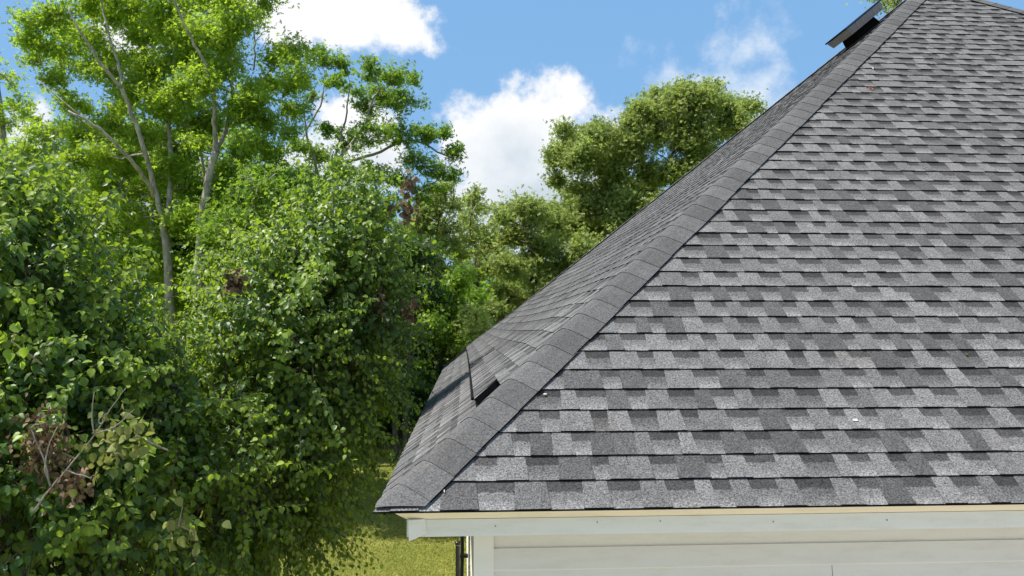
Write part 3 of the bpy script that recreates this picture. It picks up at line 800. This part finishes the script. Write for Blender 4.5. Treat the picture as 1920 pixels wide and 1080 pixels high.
def bgtree(name, px, dep, label, lst, mt, lf, ntw=34, nl=16, group='trees along the back of the lawn', kind='spray', trunk=(.22, .10), top=None, bm=M_bark2, dj=1.8, **kw):
    t_ = Tree(name, gnd(px, dep), label, 'tree', group, bm)
    ys_ = [c_[1] for c_ in lst]; ty = top if top else min(ys_)+.35*(max(ys_)-min(ys_))
    cx_ = sum(c_[0] for c_ in lst)/len(lst)
    t_.limb([gnd(px, dep), A3(px+rng.uniform(-8, 8), 700, dep), A3(px*.6+cx_*.4, (700+ty)/2, dep), A3(cx_, ty+60, dep)], trunk[0], trunk[1], 8)
    lst = list(lst)+[(x+rng.uniform(-.6, .6)*r, y+rng.uniform(-.3, .7)*r, r*.75) for x, y, r in lst if r > 24 and rng.random() < .7]
    clumps(t_, lst, dep, int(ntw*1.25), int(nl*1.3), lf, dj=dj, thin=.012, rmax=.12, jitter=.13, **kw)
    return t_, t_.finish(kind, mt)
o1 = [(1290, 200, 62), (1235, 195, 40), (1200, 215, 34), (1330, 185, 40), (1280, 175, 30), (1385, 205, 34), (1410, 200, 20), (1360, 240, 46), (1300, 260, 56), (1230, 255, 50), (1180, 260, 44), (1110, 255, 44), (1070, 270, 34), (1045, 290, 26), (1090, 310, 40), (1150, 310, 46), (1210, 320, 34),
      (1320, 310, 46), (1270, 330, 50), (1200, 360, 50), (1130, 370, 48), (1080, 360, 40), (1040, 335, 22), (1240, 400, 50), (1170, 420, 50), (1110, 430, 44), (1210, 200, 24), (1060, 240, 18), (1400, 240, 30), (1130, 480, 60), (1050, 440, 50), (1330, 160, 18), (1230, 175, 18), (1060, 400, 50), (1120, 400, 45), (1180, 380, 45), (1100, 285, 36), (1150, 285, 36)]
bgtree('leafy_tree', 330, 22.5, 'bright leafy tree filling the space behind the pale split trunks', [(x, y, 55) for x in (110, 180, 250, 320, 390, 460, 530) for y in (360, 430, 500, 560)]+[(250, 290, 50), (330, 300, 50), (440, 300, 40), (400, 330, 45), (180, 310, 45), (60, 340, 50), (30, 420, 55), (120, 300, 40), (210, 270, 40), (260, 330, 45), (300, 260, 45), (380, 260, 45), (450, 250, 40), (500, 330, 40)], L_bright, .08, 44, 24, group=None, bm=M_bark)
bgtree('leafy_tree', 530, 14.8, 'mid green leafy tree standing close behind the middle glossy tree', [(x+rng.uniform(-15, 15), y, 48) for x in (430, 490, 550, 600) for y in (350, 420, 490, 560, 640)]+[(640, 470, 40), (650, 560, 45), (660, 640, 40)], L_mid, .07, 34, 20, group=None, bm=M_bark, dj=1.1)
bgtree('shade_tree', 640, 18.2, 'shady tree between the glossy tree and the spreading tree', [(x, y, 55) for x in (580, 640, 690) for y in (430, 500, 570, 640, 700)], L_mid, .085, 34, 20, dj=1.3)
_, n_o1 = bgtree('oak_tree', 1200, 32, 'broad olive green oak rising behind the sloping roof', o1, L_olive, .125, 56, 32, trunk=(.3, .10), top=330)
o2 = [(985, 385, 34), (1010, 400, 36), (950, 400, 26), (1050, 420, 36), (970, 440, 44), (1020, 460, 46), (960, 500, 44), (1010, 520, 50), (1070, 500, 50), (940, 550, 36), (980, 570, 50), (1050, 560, 50), (930, 590, 32), (960, 630, 40), (1120, 520, 50), (1000, 620, 60), (1090, 460, 40)]
bgtree('broadleaf_tree', 1000, 28, 'rounded pale olive tree in front of the oak beside the roof', o2, L_olive, .115, 50, 28)
p1 = [(892, 352, 14), (885, 375, 22), (900, 395, 24), (870, 410, 26), (905, 430, 26), (880, 450, 34), (915, 470, 30), (860, 480, 30), (890, 510, 36), (930, 450, 20), (930, 500, 30)]
bgtree('pointed_tree', 890, 31, 'narrow pointed grey green tree against the white cloud', p1, L_olive, .13, 40, 18, updir=.2)
p2 = [(840, 350, 22), (815, 370, 30), (850, 385, 24), (800, 400, 36), (840, 420, 32), (810, 450, 40), (850, 460, 30), (780, 440, 40), (820, 500, 44), (850, 520, 36)]
bgtree('grey_green_tree', 825, 29, 'grey green tree showing between dark tree and cloud', p2, L_olive, .13, 40, 18)
g1 = [(870, 520, 34), (885, 560, 36), (860, 590, 44), (890, 610, 30), (840, 560, 46), (830, 620, 50), (870, 640, 36), (810, 590, 50)]
bgtree('low_green_tree', 850, 24, 'low fresh green tree beside the lower roof edge', g1, L_mid, .11, 44, 20)
y1 = [(885, 580, 22), (875, 620, 26), (890, 650, 22), (860, 650, 24), (900, 610, 20)]
bgtree('small_olive_tree', 880, 22, 'small yellowish sapling at the lower end of the far roof hip', y1, L_olive, .10, 40, 18, trunk=(.07, .03))
dk1 = [(760, 480, 70), (700, 520, 80), (790, 560, 70), (820, 650, 60), (760, 640, 80), (700, 680, 80), (830, 720, 60), (780, 730, 70), (740, 760, 60), (640, 560, 90), (620, 680, 90), (840, 770, 40), (690, 780, 50), (800, 790, 30), (560, 600, 90)]
bgtree('shade_tree', 748, 25, 'deep green shady tree whose dark trunk stands on the lawn edge', dk1, L_dark, .12, 38, 20, trunk=(.14, .1))
dk2 = [(860, 690, 50), (880, 740, 50), (850, 800, 30), (900, 800, 40), (930, 700, 60), (980, 760, 70), (1060, 720, 80)]
bgtree('understorey_tree', 900, 27, 'dark understorey tree mostly hidden by the near roof corner', dk2, L_dark, .12, 34, 18, trunk=(.12, .08))
for (px, dd, lab, ox) in ((60, 25, 'dark tree deep behind the left edge foliage', 0), (260, 25.5, 'dark tree filling the gap behind the pale split trunk', 1), (450, 25, 'dark tree behind the middle of the hedge of leaves', 2)):
    lst = [(px+rng.uniform(-120, 120), y_, rng.uniform(70, 95)) for y_ in (440, 490, 530, 560, 600, 640, 680, 720, 760, 800) for _ in range(2)]
    bgtree('shade_tree', px, dd, lab, lst, (L_mid, L_dark, L_dark)[ox], .12, 26, 16)
far_clumps = [(1668, 8, 16), (1690, -2, 16), (1655, -8, 20), (1700, -30, 40), (1640, -40, 30)]
bgtree('distant_tree', 1690, 22, 'tree tip showing above the hip caps beside the solar fan', far_clumps, L_olive, .085, 60, 12, updir=.1)
# two slim dark trunks standing on the lawn edge
for (px, lean, lab) in ((742, -3, 'slim dark trunk on the lawn edge, left one of the pair'), (757, 8, 'slim leaning dark trunk on the lawn edge, right one of the pair')):
    t_ = Tree('sapling', gnd(px, 21.5), lab, 'tree', 'slim trees on the lawn edge')
    t_.limb([gnd(px, 21.5), A3(px+lean*.4, 800, 21.5), A3(px+lean, 740, 21.5), A3(px+lean*1.5, 640, 21.8)], .075, .05, 7)
    clumps(t_, [(px+lean*2, 640, 50), (px-20, 690, 40), (px+20, 710, 40)], 21.8, 30, 16, .11)
    t_.finish('spray', L_dark)

# far treeline closing the horizon
mb = None
N = 26000
xx = rng.uniform(-150, 190, N); yy = 62+rng.normal(size=N)*3+abs(xx)*.05
top_ = 7+2.2*np.sin(xx*.21)+1.6*np.sin(xx*.53+1)+.9*np.sin(xx*1.3)
hh = rng.uniform(0, 1, N)**.8*top_
pos = np.stack([xx, yy, hh], 1)
o = leaves_mesh('treeline', 'spray', pos, rng.normal(size=(N, 3)), rng.normal(size=(N, 3))*.5+np.array([0, -.3, .7]), rng.uniform(.6, 1.2, N), rng.uniform(0, 1, N), L_mid, None)
tag(o, 'distant wood closing the view behind the lawn', kind='stuff')

# --- the two near pear trees
def pear(name, label, blobs, dep, base_px, stems, nshoot, lsize, seed):
    global rng
    rng = np.random.default_rng(seed)
    t_ = Tree(name, gnd(base_px, dep), label, 'tree', 'near leafy trees left of the house', M_bark2)
    for st in stems: t_.limb([gnd(base_px, dep)]+[A3(*q) for q in st], .10, .02, 8)
    bl = [(np.array(at(px, py, dep+dd)), np.array([rx/FPX*dep, ry_*1., rz/FPX*dep])) for px, py, dd, rx, rz, ry_ in blobs]
    vol = np.array([b_[1].prod() for b_ in bl])**.62; vol /= vol.sum()
    P, D, N_, Sz, Ti = [], [], [], [], []
    for i in range(nshoot):
        c_, r_ = bl[rng.choice(len(bl), p=vol)]
        o_ = unit(rng.normal(size=3)); 
        if o_[1] > .3 and rng.random() < .55: o_[1] = -o_[1]
        rad_ = rng.choice([rng.uniform(.82, 1.0), rng.uniform(.45, .85)], p=[.68, .32])
        st = c_+o_*r_*rad_
        out = unit(o_/r_); low = o_[2] < -.25
        dr = unit(out*.75+np.array([0, 0, -.25 if low else .75])+rng.normal(size=3)*.35)
        ln = rng.uniform(.28, .75)*(1.25 if (rad_ > .9 and rng.random() < .3) else 1)
        sagv = np.array([0, 0, -1.])*rng.uniform(.15, .5)*ln
        nl = max(6, int(ln/.028))
        tt = np.linspace(.05, 1, nl)
        q = st[None]+dr[None]*(ln*tt)[:, None]+sagv[None]*(tt**2)[:, None]
        t_.mb.tube([q[0]-dr*.12, q[nl//2], q[-1]], [.0045, .003, .0015], 3)
        ph = rng.uniform(0, 6.28)+np.arange(nl)*2.4
        a = unit(np.cross(dr, [0.1, .2, 1])); b_ = np.cross(dr, a)
        sd_ = a[None]*np.cos(ph)[:, None]+b_[None]*np.sin(ph)[:, None]
        ld = sd_*.8+dr[None]*.35+np.array([0, 0, -.85])+rng.normal(size=(nl, 3))*.25
        ld /= np.linalg.norm(ld, axis=1, keepdims=True)
        nn_ = rng.normal(size=(nl, 3))*.40+np.array([0, 0, .75])+out[None]*.65
        pos_ = q+ld*.022
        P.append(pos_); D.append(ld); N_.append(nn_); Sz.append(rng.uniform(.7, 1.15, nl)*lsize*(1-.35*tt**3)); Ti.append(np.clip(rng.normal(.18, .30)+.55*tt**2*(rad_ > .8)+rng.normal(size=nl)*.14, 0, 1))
        if rng.random() < .10: t_.pts.append(np.array(st)); t_.rad.append(.01)
    # twig wood inside
    inner = [np.array(p) for p in t_.pts[:400]]
    for _ in range(110):
        c_, r_ = bl[rng.choice(len(bl), p=vol)]; e = c_+unit(rng.normal(size=3))*r_*rng.uniform(.5, .95)
        q0 = inner[rng.integers(len(inner))]; 
        if np.linalg.norm(e-q0) < 2.2: t_.mb.tube([q0, (q0+e)/2+rng.normal(size=3)*.08, e], [.014, .009, .004], 5)
    P, D, N_, Sz, Ti = map(np.concatenate, (P, D, N_, Sz, Ti))
    x, y, z = toimg(P)
    cell = (x//9).astype(int)*1000+(y//9).astype(int)
    ok = (x > 0) & (x < 1920) & (y > 0) & (y < 1080)
    idx = np.where(ok)[0]; idx = idx[np.argsort(z[idx])]
    seen = set(); pick = []
    for i in idx:
        cc = cell[i]
        if cc in seen: continue
        for dx in (-1, 0, 1):
            for dy in (-1, 0, 1): seen.add(cc+dx*1000+dy)
        pick.append(i)
    pick = sorted(pick, key=lambda i: -Sz[i]/z[i])[:285]
    t_.mb.build('branches' if False else 'trunk', t_.bark, t_.root, smooth=True)
    F = frames(D[pick], N_[pick]); w0 = Vector(t_.root['_w'])
    for j, i in enumerate(pick):
        me = single_leaf_mesh('pear', round(float(Ti[i])*4)/4, L_pear)
        o = link(bpy.data.objects.new('leaf', me)); m3 = Matrix(F[j].tolist()).to_4x4()
        o.parent = t_.root; o.matrix_basis = Matrix.Translation(Vector(P[i])-w0) @ m3 @ Matrix.Scale(float(Sz[i]), 4)
    keep = np.ones(len(P), bool); keep[pick] = False
    o = leaves_mesh('foliage', 'pear', P[keep], D[keep], N_[keep], Sz[keep], Ti[keep], L_pear, t_.root); o['kind'] = 'stuff'
    return t_, len(P)

def dead_cluster(t_, px, py, d, rpx, n_, size, mt, name):
    c_ = np.array(at(px, py, d)); r_ = rpx/FPX*d
    P = c_+rng.normal(size=(n_, 3))*r_*.5*np.array([1, .6, 1.25]); D = rng.normal(size=(n_, 3))*.5+np.array([0, 0, -.9])
    leaves_mesh(name, 'pear', P, D, rng.normal(size=(n_, 3))+np.array([0, -.5, .2]), rng.uniform(.6, 1.1, n_)*size, rng.uniform(0, 1, n_), mt, t_.root)
    q = Vector(c_)
    mb = MB(); mb.tube([q+Vector((rng.normal()*.04, .30, -.12)), q, q+Vector((.02, 0, r_*.7))], [.006, .004, .002], 5)
    mb.build('dead_twig', M_bare, t_.root)

PA, nA = pear('pear_tree', 'dense glossy leaved tree standing beside the roof corner with hanging lower shoots', [
    # px, py, depth offset, rx px, rz px, ry m
    (510, 770, .3, 155, 225, 1.5), (580, 640, .0, 115, 180, 1.1), (635, 540, .2, 90, 165, .8), (690, 440, .2, 36, 85, .35), (560, 540, .5, 90, 90, .7), (480, 650, .8, 80, 80, .8),
    (460, 880, -.3, 125, 130, 1.2), (545, 830, .1, 62, 120, .8), (548, 920, .1, 26, 50, .4), (390, 810, .4, 110, 140, 1.2), (692, 640, .3, 48, 140, .5), (350, 990, -.4, 105, 65, 1.0), (470, 930, -.1, 55, 45, .5)],
    7.6, 500, [[(500, 950, 7.7), (520, 800, 7.8), (560, 650, 7.8), (640, 520, 7.8), (690, 380, 7.8)], [(490, 950, 7.6), (450, 820, 7.7), (420, 700, 7.9)], [(500, 950, 7.6), (580, 850, 7.5), (620, 760, 7.5)]],
    3200, .061, 21)
dead_cluster(PA, 441, 525, 6.5, 22, 60, .06, L_dead, 'dead_leaves')
dead_cluster(PA, 768, 345, 7.7, 16, 26, .075, L_dead, 'dead_leaves'); dead_cluster(PA, 765, 392, 7.6, 22, 34, .075, L_dead, 'dead_leaves')
dead_cluster(PA, 768, 580, 7.2, 18, 22, .07, L_dead, 'dead_leaves'); dead_cluster(PA, 710, 562, 7.2, 16, 26, .065, L_dead, 'dead_leaves')
dead_cluster(PA, 722, 590, 7.1, 10, 10, .06, L_dead, 'dead_leaves')
PB, nB = pear('pear_tree', 'nearest glossy leaved tree along the left edge with a brown dead sprig', [
    (60, 640, .2, 170, 250, 1.1), (15, 460, .3, 85, 150, .7), (70, 430, .5, 40, 80, .4), (165, 725, .5, 85, 110, .8), (120, 850, .1, 200, 220, 1.1), (60, 1000, -.3, 170, 130, 1.0), (260, 760, .6, 130, 170, .9), (270, 960, .1, 150, 150, .9), (-80, 700, 0, 150, 380, 1.0), (235, 700, 1.2, 60, 60, .6)],
    5.6, 60, [[(70, 950, 5.7), (80, 800, 5.8), (60, 600, 5.8), (40, 400, 5.8)], [(80, 950, 5.7), (160, 820, 5.8), (220, 700, 5.9)]],
    2100, .064, 22)
dead_cluster(PB, 85, 835, 4.45, 48, 360, .036, L_dead, 'dead_leaves'); dead_cluster(PB, 140, 905, 4.4, 34, 110, .042, L_dead, 'dead_leaves')
dead_cluster(PB, 210, 835, 4.4, 60, 80, .058, L_pale, 'yellowing_leaves'); dead_cluster(PB, 255, 818, 4.4, 26, 10, .066, L_pale, 'yellowing_leaves')
dead_cluster(PB, 22, 640, 3.9, 34, 15, .055, L_bright, 'young_leaves')
dead_cluster(PB, 335, 985, 4.7, 50, 26, .07, L_pale, 'yellowing_leaves')
for p_ in ([(60, 962), (95, 915), (125, 880), (180, 812), (205, 770), (236, 728)], [(180, 812), (215, 800), (252, 768)], [(178, 815), (172, 785), (177, 735)], [(92, 905), (82, 860), (62, 815), (60, 800), (88, 792)], [(95, 912), (85, 880), (90, 840), (108, 800)], [(125, 882), (150, 890), (172, 895)], [(190, 795), (185, 788), (200, 775)]):
    mb = MB(); pp = smooth_poly([A3(a, b_, 4.35) for a, b_ in p_], 4, .0015); mb.tube(pp, [.0058*(1-.7*i/(len(pp)-1)) for i in range(len(pp))], 5); mb.build('bare_twig', M_bare, PB.root, smooth=True)

# --- grass blades over the part of the lawn that shows
rng = np.random.default_rng(5)
N = 190000
gx = rng.uniform(-5.5, 1.2, N); gy = 10.5+rng.uniform(0, 1, N)**1.2*17
pos = np.stack([gx*(gy/14), gy, np.zeros(N)], 1)
mbp = np.zeros((N, 3, 3)); az = rng.uniform(0, 6.28, N); hgt = rng.uniform(.015, .04, N); wd = rng.uniform(.003, .007, N)*(1+gy/30)
mbp[:, 0] = pos+np.stack([np.cos(az)*wd, np.sin(az)*wd, 0*az], 1); mbp[:, 1] = pos-np.stack([np.cos(az)*wd, np.sin(az)*wd, 0*az], 1)
mbp[:, 2] = pos+np.stack([rng.normal(size=N)*.022, rng.normal(size=N)*.022, hgt], 1)
me = bpy.data.meshes.new('grass'); me.vertices.add(3*N); me.vertices.foreach_set('co', mbp.ravel().astype(np.float32))
me.loops.add(3*N); me.loops.foreach_set('vertex_index', np.arange(3*N, dtype=np.int32)); me.polygons.add(N); me.polygons.foreach_set('loop_start', np.arange(0, 3*N, 3, dtype=np.int32))
a = me.attributes.new('tint', 'FLOAT', 'POINT'); a.data.foreach_set('value', np.repeat(rng.uniform(0, 1, N), 3).astype(np.float32))
L_grass = leafmat('grass_blade', (.22, .25, .05), (.40, .39, .11), (.44, .47, .11), .35, .7, .1)
me.materials.append(L_grass); me.update(calc_edges=True)
tag(link(bpy.data.objects.new('grass', me)), 'short yellow green grass blades of the lawn', kind='stuff')

# ---------------------------------------------------------------- tidy
for o in ROOTS: 
    pass
for o in bpy.data.objects:
    if '_w' in o: del o['_w']
print('leaves', nT1, nT2, nT3, n_o1, nA, nB, 'tris', sum(len(o.data.polygons) for o in bpy.data.objects if o.type == 'MESH'))
